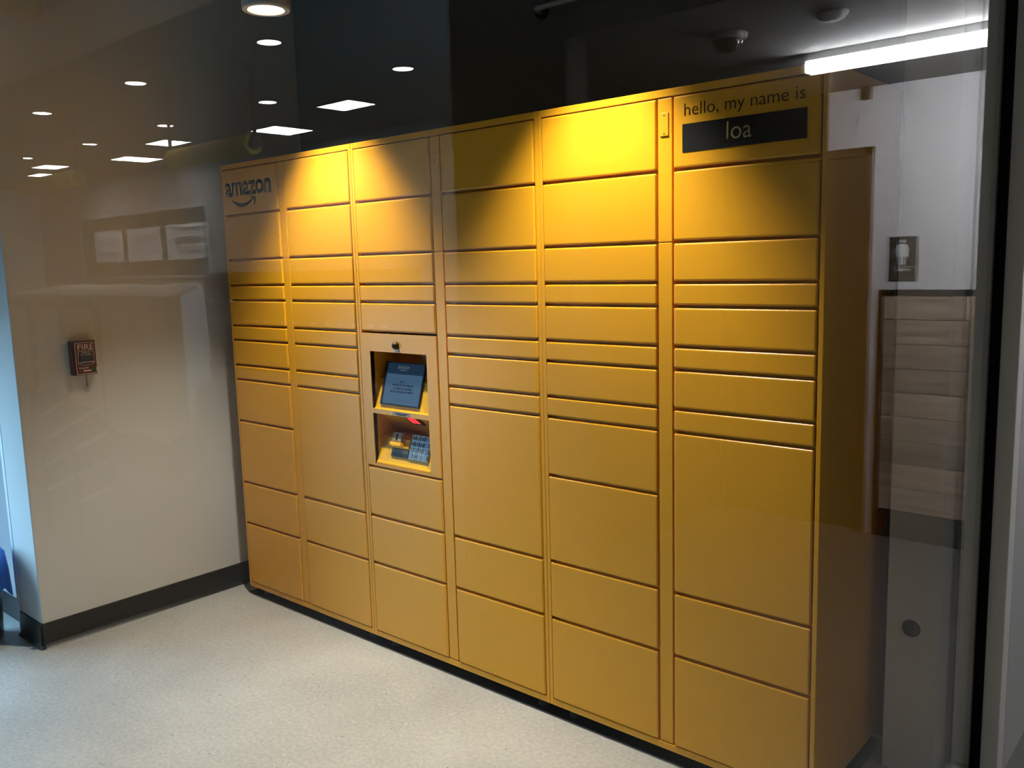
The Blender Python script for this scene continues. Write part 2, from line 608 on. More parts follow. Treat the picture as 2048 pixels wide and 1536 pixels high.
def door_mesh(w, h):
    k = (round(w, 4), round(h, 4))
    if k in door_cache:
        return door_cache[k]
    # a folded steel door: flat face with softly rolled edges, returned to the back
    mb = MB().box(-w / 2, w / 2, 0.0, 0.022, -h / 2, h / 2)
    me = bpy.data.meshes.new('door')
    me.from_pydata(mb.v, [], mb.f)
    bm = bmesh.new()
    bm.from_mesh(me)
    bmesh.ops.recalc_face_normals(bm, faces=bm.faces)
    ed = [e for e in bm.edges if sum(1 for v in e.verts if v.co.y < 0.001) >= 1]
    bmesh.ops.bevel(bm, geom=ed, offset=0.005, segments=3, profile=0.5, affect='EDGES')
    bm.to_mesh(me)
    bm.free()
    me.materials.append(M['yellow'])
    door_cache[k] = me
    return me


def frame_mesh():
    mb = MB()
    d = 0.55
    # carcass: sides, top, bottom, back; recessed front plane behind the doors
    mb.box(0.0008, 0.0145, 0, d, H0, H1)
    mb.box(W - 0.0145, W - 0.0008, 0, d, H0, H1)
    mb.box(0.0145, W - 0.0145, 0, d, H1 - 0.021, H1)
    mb.box(0.0145, W - 0.0145, 0, d, H0, H0 + 0.022)
    mb.box(0.0145, W - 0.0145, d - 0.004, d, H0, H1)
    return mb


def locker(idx, rows_l, rows_r, label):
    root = thing('locker_cabinet', label, 'locker', (idx * W, 0, 0), 'golden yellow parcel locker cabinets standing in a row')
    mb = frame_mesh()
    kiosk = rows_l == 'k'
    if not kiosk:
        mb.box(0.0145, W - 0.0145, 0.017, 0.030, H0, H1)
    else:
        mb.box(0.0145, W - 0.0145, 0.017, 0.030, S[4], H1)
        mb.box(0.0145, W - 0.0145, 0.017, 0.030, H0, 0.772)
        mb.box(0.4365, W - 0.0145, 0.017, 0.030, 0.772, S[4])
    mb.build('frame', 'yellow', root, bevel=0.0012, seg=1)
    # spine between the two door columns, in two lengths
    for z0, z1 in ((BOT, S[1] - 0.0012), (S[1] + 0.0012, TOP)):
        MB().box(0.4405, 0.4855, 0.001, 0.018, z0, z1).build('spine', 'yellow', root, bevel=0.0015, seg=2)
    doors = {}
    for side, (x0, x1), key in (('l', LD, rows_l), ('r', RD, rows_r)):
        z = ROWS[key]
        for i in range(len(z) - 1):
            if kiosk and side == 'l' and i == 5:
                continue
            top, bot = z[i] - (GAP if i else 0), z[i + 1] + (GAP if i < len(z) - 2 else 0)
            o = link('door', door_mesh(x1 - x0, top - bot), None, root, ((x0 + x1) / 2, -0.003, (top + bot) / 2))
            doors[side, i] = o
    for x in (0.07, 0.86):
        for y in (0.06, 0.49):
            MB().lathe([(0.0, 0.003), (0.024, 0.003), (0.024, 0.010), (0.014, 0.014), (0.008, 0.016), (0.008, H0 - 0.012), (0.02, H0 - 0.010), (0.02, H0)],
                       (x, y, 0), 14).build('leveling_foot', 'foot', root)
    return root, doors


def put_on(door, me, name, material):
    """shape given in cabinet coordinates -> child of a door"""
    for v in me.vertices:
        v.co.x -= door.location.x
        v.co.y -= door.location.y
        v.co.z -= door.location.z
    return link(name, me, material, door)


tag(MB().box(-0.035, 2.80, 0.014, 0.545, 0.0, 0.003).build('floor_shade_sheet', 'rubber', bevel=0.001, seg=1),  # black sheet added to deepen the shade under the lockers
    'thin black sheet painting the shade under the yellow lockers', 'shade sheet')

# cabinet 1: logo on its top door
c1, d1 = locker(0, 'a', 'b', 'golden yellow parcel locker cabinet with the dark amazon logo on its top door')
yf = -0.0031
put_on(d1['l', 0], text_mesh('amazon', 0.036, 0.394, 1.889, 1.951, yf, 'lettering', offset=0.028), 'lettering', 'print_dark')
# smile: crescent and arrow head
cres = []
n = 22
for i in range(n + 1):
    t = i / n
    x = 0.088 + t * 0.168
    cres.append((x, 1.8745 - 0.034 * math.sin(PI * min(1, t * 0.97 + 0.03)) ** 0.85 - 0.002 * t))
for i in range(n, -1, -1):
    t = i / n
    x = 0.088 + t * 0.168
    th = 0.0165 * math.sin(PI * (0.06 + 0.9 * t)) ** 0.8
    cres.append((x, 1.8745 - 0.034 * math.sin(PI * min(1, t * 0.97 + 0.03)) ** 0.85 - 0.002 * t + th))
put_on(d1['l', 0], MB().prism_xz(cres, yf, yf - 0.0008).mesh('smile'), 'smile', 'print_dark')
arrow = [(0.230, 1.8770), (0.240, 1.8815), (0.256, 1.8830), (0.272, 1.8800), (0.2735, 1.866), (0.267, 1.852), (0.259, 1.8430),
         (0.2615, 1.857), (0.2605, 1.8715), (0.248, 1.8755)]
put_on(d1['l', 0], MB().prism_xz(arrow, yf, yf - 0.0008).mesh('smile_arrow'), 'smile_arrow', 'print_dark')

# cabinet 3: name display
c3, d3 = locker(2, 'a', 'b', 'golden yellow parcel locker cabinet with a black name panel reading loa')
o3 = 2 * W
dm = d3['r', 0]
put_on(dm, text_mesh('hello, my name is', 2.388 - o3, 2.731 - o3, 1.941, 1.985, yf, 'lettering', offset=-0.012), 'lettering', 'print_brown')
pan = put_on(dm, MB().box(2.382 - o3, 2.737 - o3, yf, yf - 0.0012, 1.854, 1.930).mesh('name_panel'), 'name_panel', 'panel_black')
put_on(dm, text_mesh('loa', 2.517 - o3, 2.588 - o3, 1.874, 1.921, yf - 0.0013, 'name_lettering', offset=-0.004), 'name_lettering', 'print_gold')
# small cover plate with two screws on its spine
cp = MB().box(2.3085 - o3, 2.3355 - o3, -0.0022, 0.0012, 1.905, 1.969).build('cover_plate', 'yellow', c3, bevel=0.0009)
for z in (1.912, 1.962):
    MB().lathe([(0.0, -0.0034), (0.0022, -0.0034), (0.0028, -0.0022)], (2.322 - o3, 0, z), 10, 'Y').build('screw', 'steel', cp)

# cabinet 2: touch screen kiosk
c2, d2 = locker(1, 'k', 'b', 'golden yellow parcel locker cabinet with a recessed touch screen and keypad')
for z in (1.953, 1.925):
    MB().lathe([(0.0, 0.0003), (0.0022, 0.0003), (0.0026, 0.0012)], (0.459, 0, z), 10, 'Y').build('screw', 'print_dark', c2)
kx0, kx1 = LD
ox0, ox1 = 0.062, 0.382
kt, kb = S[4] - GAP, 0.772 + GAP
k = MB()
for a in ((kx0, ox0, kb, kt), (ox1, kx1, kb, kt), (ox0, ox1, 1.235, kt), (ox0, ox1, 0.989, 1.008), (ox0, ox1, kb, 0.785)):
    k.box(a[0], a[1], -0.003, 0.017, a[2], a[3])
kp = k.build('kiosk_panel', 'yellow', c2)
# recess walls
h = MB()
dp = 0.145
h.box(ox0 - 0.004, ox0, 0.0, dp, 0.785, 1.235).box(ox1, ox1 + 0.004, 0.0, dp, 0.785, 1.235)
h.box(ox0, ox1, dp, dp + 0.004, 0.785, 1.235)
h.box(ox0, ox1, 0.0, dp, 1.235, 1.239).box(ox0, ox1, 0.0, dp, 0.781, 0.785)
h.prism_yz([(0.0, 1.006), (0.016, 0.996), (0.130, 0.905), (0.145, 0.905), (0.145, 1.006)], ox0, ox1)
h.build('kiosk_recess', 'yellow', c2)
# sloped bright cradle that carries the screen
cr = MB()
cr.prism_yz([(0.001, 1.006), (0.007, 1.011), (0.039, 1.122), (0.120, 1.122), (0.120, 1.006)], ox0 + 0.002, ox1 - 0.002)
cr.build('screen_cradle', 'yellow_plate', c2, bevel=0.002, seg=1)


def tilted(name, mb, parent, material, origin, ang, bevel=0.0):
    """mb is drawn in a plane (x right, z up the slope, y into the slope); tilt it back by ang about x"""
    me = mb.mesh(name, bevel)
    ca, sa = math.cos(ang), math.sin(ang)
    for v in me.vertices:
        y, z = v.co.y, v.co.z
        v.co = (v.co.x + origin[0], origin[1] + y * ca + z * sa, origin[2] + z * ca - y * sa)
    return link(name, me, material, parent)


ang_s = math.radians(16)
so = (0.209, 0.008, 1.026)   # lower middle of the screen
sc_ = tilted('screen', MB().box(-0.113, 0.111, -0.004, 0.008, 0.0, 0.172), c2, 'black', so, ang_s, 0.002)
tilted('screen_display', MB().box(-0.098, 0.106, -0.0046, -0.004, 0.006, 0.124), sc_, 'screen_body', so, ang_s)
tilted('screen_header', MB().box(-0.098, 0.106, -0.0046, -0.004, 0.1245, 0.166), sc_, 'screen_head', so, ang_s)
lt = text_mesh('amazon', -0.040, 0.026, 0.145, 0.156, -0.0047, 'screen_logo', depth=0.0003)
mbx = MB()
mbx.prism_xz([(-0.030 + 0.045 * i / 8, 0.142 - 0.005 * math.sin(PI * i / 8)) for i in range(9)] +
             [(0.015 - 0.045 * i / 8, 0.1435 - 0.004 * math.sin(PI * i / 8)) for i in range(9)], -0.0047, -0.005)
ca, sa = math.cos(ang_s), math.sin(ang_s)
for v in lt.vertices:
    y, z = v.co.y, v.co.z
    v.co = (v.co.x + so[0], so[1] + y * ca + z * sa, so[2] + z * ca - y * sa)
link('screen_logo', lt, 'screen_logo', sc_)
tilted('screen_smile', mbx, sc_, 'screen_logo', so, ang_s)
tx = MB()
random.seed(3)
for (zz, xa, xb) in ((0.094, -0.014, 0.008), (0.081, -0.056, 0.066), (0.068, -0.046, 0.056), (0.055, -0.062, 0.066)):
    x = xa
    while x < xb:
        w_ = random.uniform(0.008, 0.022)
        tx.box(x, min(x + w_, xb), -0.005, -0.0046, zz - 0.0035, zz + 0.0035)
        x += w_ + 0.004
tilted('screen_text', tx, sc_, 'screen_text', so, ang_s)
# camera lens above the screen
lens = MB().lathe([(0.0, -0.018), (0.007, -0.017), (0.012, -0.012), (0.0145, -0.005), (0.015, 0.0)], (0.219, -0.003, 1.262), 20, 'Y').build('camera_lens', 'black', c2, smooth=True)
MB().box(0.214, 0.232, -0.006, -0.003, 1.238, 1.250).build('lens_tab', 'reader', c2)
# sticker on the bar between the two openings
stk = MB().box(0.178, 0.280, -0.0036, -0.003, 0.9915, 1.0055).build('sticker', 'sticker', c2)
st = MB()
for zz, xa, xb in ((1.0018, 0.186, 0.272), (0.9980, 0.198, 0.262), (0.9945, 0.205, 0.255)):
    st.box(xa, xb, -0.0039, -0.0036, zz - 0.0009, zz + 0.0009)
st.build('sticker_text', 'print_dark', stk)
# barcode scanner glowing red under the bar
ang_b = math.atan2(0.130 - 0.016, -(0.905 - 0.996))
scan = MB()
s0 = Vector((0.240, 0.034, 0.982))
ud = Vector((0, 0.114, -0.091)).normalized()
nd = Vector((0, -ud.z * -1, ud.y * -1))
nd = Vector((0, -0.091, -0.114)).normalized()


def slab(name, parent, material, u0, u1, v0, v1, n0, n1):
    vs = []
    for nn in (n0, n1):
        for (u, v) in ((u0, v0), (u1, v0), (u1, v1), (u0, v1)):
            vs.append(s0 + Vector((u, 0, 0)) + ud * v + nd * nn)
    return MB().add(vs, [(0, 1, 2, 3), (7, 6, 5, 4), (0, 4, 5, 1), (1, 5, 6, 2), (2, 6, 7, 3), (3, 7, 4, 0)]).build(name, material, parent)


scn = slab('barcode_scanner', c2, 'black', -0.028, 0.046, -0.014, 0.048, -0.001, 0.006)
slab('scanner_light', scn, 'scan_red', -0.012, 0.032, -0.006, 0.034, 0.006, 0.008)
# sloped shelf with card reader and keypad
sh = MB().prism_yz([(0.001, 0.7845), (0.001, 0.793), (0.006, 0.797), (0.040, 0.890), (0.145, 0.890), (0.145, 0.7845)], ox0 + 0.002, ox1 - 0.002)
sh.build('keypad_shelf', 'yellow_plate', c2, bevel=0.002, seg=1)
ang_k = math.atan2(0.034, 0.093)
ko = (0.222, 0.006, 0.797)
kpd = tilted('keypad', MB().box(0.022, 0.130, -0.008, 0.003, 0.026, 0.122), c2, 'keypad', ko, ang_k, 0.0015)
for r in range(4):
    for q in range(4):
        x = 0.036 + q * 0.0250 + (0.0035 if q == 3 else 0)
        w_ = 0.0088 if q < 3 else 0.0115
        z = 0.039 + r * 0.0232
        tilted('key', MB().box(x - w_, x + w_, -0.0112, -0.008, z - 0.0085, z + 0.0085), kpd, 'key', ko, ang_k, 0.0012)
for r in range(4):
    for q in range(4):
        x = 0.036 + q * 0.0250 + (0.0035 if q == 3 else 0)
        z = 0.039 + r * 0.0232
        ch = [['0', '0', '0', ''], ['7', '8', '9', ''], ['4', '5', '6', ''], ['1', '2', '3', '']][r][q]
        if r == 0:
            ch = ['', '0', '', ''][q]
        if ch:
            me = text_mesh(ch, x - 0.0035, x + 0.0035, z - 0.005, z + 0.005, -0.0113, 'key_numeral', depth=0.0003, offset=0.01)
            ca, sa = math.cos(ang_k), math.sin(ang_k)
            for v in me.vertices:
                yy, zz = v.co.y, v.co.z
                v.co = (v.co.x + ko[0], ko[1] + yy * ca + zz * sa, ko[2] + zz * ca - yy * sa)
            link('key_numeral', me, 'print_dark', kpd)
tilted('card_reader', MB().box(-0.088, 0.016, -0.010, 0.002, 0.062, 0.100), c2, 'yellow_plate', ko, ang_k, 0.003)
tilted('card_slot_block', MB().box(-0.070, -0.020, -0.026, -0.009, 0.082, 0.120), c2, 'reader', ko, ang_k, 0.003)
tilted('card_slot_lip', MB().box(-0.076, -0.014, -0.030, -0.009, 0.066, 0.081), c2, 'yellow_plate', ko, ang_k, 0.002)
tilted('card_slot', MB().box(-0.049, -0.041, -0.0266, -0.026, 0.087, 0.114), c2, 'print_dark', ko, ang_k)
rl = tilted('reader_label', MB().box(-0.080, 0.018, -0.006, 0.002, 0.026, 0.058), c2, 'black', ko, ang_k, 0.001)
tl = MB()
for zz in (0.052, 0.045):
    tl.box(-0.075, 0.013, -0.0064, -0.006, zz - 0.0008, zz + 0.0008)
tilted('label_text', tl, rl, 'sticker', ko, ang_k)

# ------------------------------------------------------------------ fire alarm pull station on the painted wall
fa = thing('fire_alarm_pull_station', 'dark red fire alarm pull station on the white wall', 'fire alarm', (LW, -0.621, 1.2125))
D = 0.052
fw, fh = 0.0475, 0.0715
fa.scale = (1.0, 0.95, 0.965)
MB().box(0, D - 0.012, -fw - 0.004, fw + 0.004, -fh - 0.003, fh + 0.003).build('back_box', 'red', fa, bevel=0.003)
MB().box(D - 0.014, D, -fw, fw, -fh, fh).build('cover', 'red', fa, bevel=0.003)


def fa_text(me, name, material):
    # drawn facing -Y in XZ; turn it to face +X (x of the drawing runs along +Y)
    for v in me.vertices:
        v.co = (D - v.co.y, v.co.x, v.co.z)
    me.flip_normals()
    bm = bmesh.new()
    bm.from_mesh(me)
    bmesh.ops.recalc_face_normals(bm, faces=bm.faces)
    bm.to_mesh(me)
    bm.free()
    return link(name, me, material, fa)


fa_text(text_mesh('FIRE', -0.033, 0.036, 0.036, 0.062, 0.0, 'fire_lettering', offset=0.004), 'fire_lettering', 'print_pink')
bd = MB()
t_ = 0.0018
bd.box(-fw + 0.002, fw - 0.002, 0, -0.001, fh - 0.002 - t_, fh - 0.002).box(-fw + 0.002, fw - 0.002, 0, -0.001, -fh + 0.002, -fh + 0.002 + t_)
bd.box(-fw + 0.002, -fw + 0.002 + t_, 0, -0.001, -fh + 0.002, fh - 0.002).box(fw - 0.002 - t_, fw - 0.002, 0, -0.001, -fh + 0.002, fh - 0.002)
fa_text(bd.mesh('border_line'), 'border_line', 'print_pink')
win = [(-0.034, 0.031), (0.034, 0.031), (0.035, -0.022), (0.018, -0.030), (0.0, -0.032), (-0.018, -0.030), (-0.035, -0.022)]
fa_text(MB().prism_xz(win, 0.0, -0.0012).mesh('window_border'), 'window_border', 'print_pink')
win2 = [(x * 0.95, z * 0.95) for x, z in win]
fa_text(MB().prism_xz(win2, -0.0012, -0.0018).mesh('pull_recess'), 'pull_recess', 'black')
fa_text(MB().box(-0.030, 0.030, -0.0018, -0.012, -0.016, 0.010).mesh('pull_handle', 0.003), 'pull_handle', 'dark_grey')
fa_text(MB().box(-0.031, 0.031, -0.0018, -0.0125, -0.0185, -0.0165).mesh('handle_edge'), 'handle_edge', 'print_pink')
fa_text(text_mesh('PUSH IN', -0.016, 0.016, 0.0205, 0.0265, -0.0018, 'small_lettering', depth=0.0004), 'small_lettering', 'print_white')
fa_text(text_mesh('PULL DOWN', -0.024, 0.024, 0.012, 0.018, -0.0018, 'small_lettering', depth=0.0004), 'small_lettering', 'print_white')
fa_text(text_mesh('Honeywell', -0.034, 0.006, -0.048, -0.038, 0.0, 'maker_lettering', offset=0.006, depth=0.0005), 'maker_lettering', 'print_pink')
fa_text(MB().box(-0.016, 0.020, 0, -0.0005, -0.058, -0.0525).mesh('maker_bar'), 'maker_bar', 'print_pink')
fa_text(MB().box(0.018, 0.040, 0, -0.0008, -0.064, -0.042).mesh('green_sticker'), 'green_sticker', 'green')
fa_text(MB().box(0.039, 0.045, 0, -0.0006, -0.060, -0.044).mesh('sticker_edge'), 'sticker_edge', 'print_pink')
MB().tube([(0.012, 0.012, -fh - 0.002), (0.013, 0.011, -fh - 0.045), (0.012, 0.011, -fh - 0.062)], 0.0016, 6).build('key_cord', 'dark_grey', fa)
ring = MB()
ring.tube([(0.012 + 0.0, 0.011 + 0.009 * math.sin(t), -fh - 0.071 + 0.009 * math.cos(t)) for t in [2 * PI * i / 16 for i in range(17)]], 0.0022, 6)
ring.build('key_ring', 'steel', fa)

# ------------------------------------------------------------------ blue bagged bin in the window corner
bn = thing('waste_bin', 'black waste bin with a blue bag hanging over its rim', 'bin', (-0.495, -1.045, 0))
MB().lathe([(0.0, 0.0), (0.105, 0.0), (0.110, 0.008), (0.125, 0.33), (0.128, 0.34), (0.118, 0.34), (0.104, 0.02), (0.0, 0.02)], (0, 0, 0), 28).build('bin_body', 'black', bn, smooth=True)
bag = MB()
vs, fs = [], []
N = 40
pr = [(0.100, 0.26), (0.112, 0.385), (0.128, 0.402), (0.139, 0.385), (0.146, 0.30), (0.150, 0.20)]
for j, (r, z) in enumerate(pr):
    for i in range(N):
        t = 2 * PI * i / N
        wv = (0.006 * math.sin(5 * t + 1) + 0.005 * math.sin(11 * t)) * (j / 5)
        zz = z + (0.03 * math.sin(3 * t) + 0.012 * math.sin(7 * t + 2)) * (1 if j == 5 else 0.2 * (j > 1))
        vs.append(((r + wv) * math.cos(t), (r + wv) * math.sin(t), zz))
for j in range(len(pr) - 1):
    for i in range(N):
        fs.append((j * N + i, j * N + (i + 1) % N, (j + 1) * N + (i + 1) % N, (j + 1) * N + i))
bag.add(vs, fs).build('bin_bag', 'blue', bn, smooth=True)

# ------------------------------------------------------------------ vestibule: two hanging cylinder downlights and a pipe
LZ = 2.485
for i, x in enumerate((0.845, 2.126)):
    lab = ['hanging cylinder downlight above the cabinet with the amazon logo', 'hanging cylinder downlight above the cabinet with the name panel'][i]
    t = thing('cylinder_downlight', lab, 'downlight', (x, -0.28, 0), 'cylinder downlights over the lockers')
    MB().lathe([(0.060, LZ + 0.012), (0.066, LZ), (0.083, LZ), (0.085, LZ + 0.006), (0.085, LZ + 0.20), (0.080, LZ + 0.21), (0.0, LZ + 0.21)], (0, 0, 0), 32).build('cylinder_body', 'alu', t)
    MB().lathe([(0.0, LZ + 0.010), (0.060, LZ + 0.010), (0.060, LZ + 0.014)], (0, 0, 0), 28).build('lens', 'emit_warm', t)
    MB().lathe([(0.009, LZ + 0.21), (0.009, SC - 0.03), (0.055, SC - 0.02), (0.055, SC)], (0, 0, 0), 16).build('hanger_stem', 'alu', t)
    s_ = spot('downlight_beam', (x, -0.28, LZ - 0.004), SPOT_POWER, 41.5, 0.70, (1.0, 0.94, 0.81))
pp = thing('wall_pipe', 'pale pipe along the dark wall above the lockers', 'pipe', (0, 0, 0))
MB().tube([(1.432, BW, 2.525), (1.432, 0.545, 2.525), (1.440, 0.53, 2.525), (1.46, 0.525, 2.525), (1.95, 0.525, 2.525), (2.8, 0.525, 2.525)], 0.011, 10).build('pipe_run', 'pipe', pp, smooth=True)
MB().lathe([(0.0, -0.012), (0.030, -0.010), (0.032, 0.0)], (1.432, BW, 2.525), 16, 'Y').build('pipe_flange', 'black', pp)
for x in (1.95, 2.75):
    MB().box(x - 0.01, x + 0.01, 0.51, BW, 2.512, 2.538).build('pipe_clip', 'black', pp)

# ------------------------------------------------------------------ the restroom hall on the camera's side (seen in the glass)
HX = RX(1.11)        # far side wall of the hall
WY = 2.671           # restroom wall
wr = struct(MB().box(GX + 0.06, HX + 0.1, WY, WY + 0.12, 0, SC).build('wall_restroom', 'white'), 'white restroom wall above plank wainscot')
wz0, wz1 = 0.157, 1.335
px0, px1 = GX + 0.065, RX(2.04) - 0.028
rows = 9
rh = (wz1 - wz0) / rows
random.seed(11)
for r in range(rows):
    cuts = [px0] + ([random.uniform(px0 + 0.25, px1 - 0.25)] if r % 3 else []) + [px1]
    for a, b in zip(cuts[:-1], cuts[1:]):
        MB().box(a + 0.0012, b - 0.0012, WY - 0.014 - random.uniform(0, 0.003), WY, wz0 + r * rh + 0.0015, wz0 + (r + 1) * rh - 0.0015).build('plank', 'plank', wr, bevel=0.0015, seg=1)
tr = MB()
tr.box(px0, px1 + 0.028, WY - 0.022, WY, wz1, wz1 + 0.028).box(px1, px1 + 0.028, WY - 0.022, WY, 0.0, wz1)
tr.build('wainscot_trim', 'base', wr)
struct(MB().box(px0, px1, WY - 0.012, WY, 0, wz0).build('baseboard_restroom', 'base'))
# door
dr = struct(thing('door_1', 'taupe brown restroom door in a pale frame', 'door', (0, 0, 0)))
del dr['category']
dx0, dx1 = RX(1.995), RX(1.13)
MB().box(dx0 + 0.045, dx1 - 0.045, WY - 0.004, WY + 0.03, 0.01, 2.075).build('door_leaf', 'door_brown', dr)
df = MB()
df.box(dx0, dx0 + 0.045, WY - 0.03, WY, 0, 2.12).box(dx1 - 0.045, dx1, WY - 0.03, WY, 0, 2.12).box(dx0, dx1, WY - 0.03, WY, 2.075, 2.12)
df.build('door_frame', 'door_brown', dr, bevel=0.003)
MB().box(RX(1.745), dx1, WY - 0.02, WY, 2.12, CE).build('dim_wall_panel', 'dark_wood', dr)  # dark panel added to make the wall above the door look dim
MB().tube([(dx1 - 0.12, WY - 0.004, 1.0), (dx1 - 0.12, WY - 0.05, 1.0), (dx1 - 0.22, WY - 0.05, 1.0)], 0.010, 8).build('door_handle', 'steel', dr)
# women sign (raised figure, rule and word)
sx0, sx1 = RX(2.232), RX(2.083)
sg = thing('restroom_sign', 'dark restroom sign with a raised white female figure and the word women', 'sign', ((sx0 + sx1) / 2, WY, 1.525))
sw, shh = (sx1 - sx0) / 2, 0.117
MB().box(-sw, sw, -0.006, 0, -shh, shh).build('sign_plate', 'sign_dark', sg, bevel=0.004)
fig = MB()
fig.lathe([(0.0, -0.0085), (0.010, -0.0085), (0.011, -0.006)], (0, 0, 0.092), 18, 'Y')
half = [(0.0, 0.078), (0.014, 0.078), (0.019, 0.072), (0.031, 0.035), (0.025, 0.032), (0.017, 0.055), (0.015, 0.050), (0.026, 0.012), (0.0125, 0.012), (0.0125, -0.030), (0.002, -0.030), (0.002, 0.008)]
fig.prism_xz(half + [(-x, z) for x, z in reversed(half[1:])], -0.0085, -0.006)
fig.build('figure_relief', 'sign_white', sg)
MB().box(-sw + 0.004, sw - 0.004, -0.0066, -0.006, -0.043, -0.0415).build('rule_line', 'sign_white', sg)
link('lettering', text_mesh('WOMEN', -0.040, 0.040, -0.067, -0.052, -0.006, 'women_lettering', offset=0.01), 'sign_white', sg)
# sensor near the ceiling
sn = thing('wall_sensor', 'small dark sensor box on the restroom wall near the ceiling', 'sensor', (RX(1.952), WY, 2.40))
MB().box(-0.022, 0.022, -0.05, 0, -0.035, 0.028).build('sensor_body', 'black', sn, bevel=0.003)
MB().lathe([(0.0, -0.058), (0.010, -0.056), (0.014, -0.05)], (0, 0, -0.008), 14, 'Y').build('sensor_lens', 'dark_grey', sn)
struct(MB().box(RX(1.48), RX(0.835), 0.66, 0.80, 0, SC).build('wall_hall_jamb', 'wall_dark'), 'grey wall end beside the restroom hall')
struct(MB().box(HX, HX + 0.1, 0.80, WY, 0, SC).build('wall_hall_end', 'dark_wood'), 'dark wood side wall of the restroom hall')
struct(MB().box(GX + 0.062, HX, 0.66, WY, CE, CE + 0.1).build('ceiling_hall', 'hall_ceiling'), 'plain ceiling of the restroom hall')
struct(MB().box(GX + 0.115, RX(1.48), 0.66, 0.76, CE + 0.1, SC).build('wall_hall_header', 'wall_dark'))
# linear strip light
sl = thing('strip_light', 'long bright linear strip light on the restroom hall ceiling', 'strip light', (0, 0, 0))
sxa, sxb = GX + 0.13, RX(2.045)
MB().box(sxa, sxb, 1.648, 1.702, 2.398, CE).build('housing', 'alu', sl, bevel=0.002)
MB().box(sxa + 0.002, sxb - 0.002, 1.645, 1.705, 2.345, 2.398).build('diffuser', 'emit_strip', sl, bevel=0.008, seg=2)
for x in (sxa - 0.006, sxb):
    MB().box(x, x + 0.006, 1.645, 1.705, 2.350, CE).build('end_cap', 'white', sl)
# smoke detector and dome camera
sd = thing('smoke_detector', 'round white smoke detector on the restroom hall ceiling', 'smoke detector', (RX(2.365), 1.077, CE))
MB().lathe([(0.0, -0.030), (0.028, -0.030), (0.045, -0.022), (0.050, -0.012), (0.056, -0.010), (0.058, 0.0)], (0, 0, 0), 28).build('detector_body', 'white', sd, smooth=True)
MB().lathe([(0.0, -0.0315), (0.012, -0.0315), (0.013, -0.029)], (0, 0, 0), 14).build('detector_cap', 'alu', sd)
dc = thing('dome_camera', 'white dome security camera on the restroom hall ceiling', 'security camera', (RX(1.955), 1.085, CE))
MB().lathe([(0.060, -0.022), (0.068, -0.018), (0.070, 0.0), (0.0, 0.0)], (0, 0, 0), 28).build('camera_base', 'white', dc, smooth=True)
MB().lathe([(0.0, -0.072), (0.022, -0.068), (0.042, -0.052), (0.054, -0.032), (0.056, -0.018)], (0, 0, 0), 24).build('camera_dome', 'dark_glass', dc, smooth=True)

# ------------------------------------------------------------------ the shop floor behind the camera (seen in the glass)
FY = 6.08
struct(MB().box(GX, 24.2, FY, FY + 0.12, 0, SC).build('wall_shop', 'shop_wall'))
struct(MB().box(24.0, 24.2, -6.2, FY, 0, SC).build('wall_shop_end', 'white'))
struct(MB().box(GX, 24.2, -6.3, -6.2, 0, SC).build('wall_shop_near', 'white'))
struct(MB().box(GX - 0.05, 24.2, -6.3, FY + 0.12, SC, SC + 0.1).build('ceiling_shop', 'store_ceiling'), 'brownish shop ceiling with round and square lights')
struct(MB().box(GX + 0.07, 24.0, 0.03, 0.052, 2.752, 3.045).build('ceiling_fascia', 'beam'), 'long white fascia board hung across the shop')
fh_ = MB()
for x in range(5, 24, 3):
    fh_.box(x, x + 0.02, 0.034, 0.048, 3.045, SC)
struct(fh_.build('trim_3', 'dark_metal'), 'thin dark hangers of the white fascia board')


def panel(x, y, sx, sy):
    t = thing('panel_light', 'square panel light set in the shop ceiling', 'panel light', (x, y, SC), 'square panel lights in the shop ceiling')
    f = MB()
    f.box(-sx - .02, sx + .02, -sy - .02, -sy, -0.012, 0).box(-sx - .02, sx + .02, sy, sy + .02, -0.012, 0)
    f.box(-sx - .02, -sx, -sy, sy, -0.012, 0).box(sx, sx + .02, -sy, sy, -0.012, 0)
    f.build('frame', 'ceiling_dark', t)
    MB().box(-sx, sx, -sy, sy, -0.008, -0.001).build('diffuser', 'emit_panel', t)
    return t


p0 = panel(RX(-4.741), 4.568, 0.30, 0.21)
for (x, y) in ((-8.826, 4.496), (-12.764, 4.384)):
    copy_tree(p0, (RX(x), y, SC))
p1 = panel(RX(-6.813), 5.098, 0.30, 0.32)
for (x, y) in ((-10.899, 5.036), (-14.165, 4.933)):
    copy_tree(p1, (RX(x), y, SC))
dl = thing('shop_downlight', 'round flush downlight set in the shop ceiling', 'downlight', (RX(-2.862), 2.268, SC), 'round downlights in the shop ceiling')
MB().lathe([(0.096, 0.0), (0.112, 0.0), (0.113, -0.004), (0.097, -0.007)], (0, 0, 0), 24, ring=True).build('trim_ring', 'ceiling_dark', dl)
MB().lathe([(0.0, -0.004), (0.096, -0.004), (0.096, 0.0)], (0, 0, 0), 24).build('lens', 'emit_down', dl)
for (x, y) in ((-2.865, 3.774), (-5.128, 2.218), (-5.168, 3.779), (-7.418, 2.203), (-7.398, 3.717), (-9.618, 3.702), (-11.762, 3.615), (-0.6, -2.4), (-0.6, -0.85), (-2.87, -0.85), (-5.14, -0.85), (-2.87, -2.4), (-5.14, -2.4), (-7.41, -2.4)):  # rows at negative y are unseen, added to brighten fascia and mullion
    copy_tree(dl, (RX(x), y, SC))

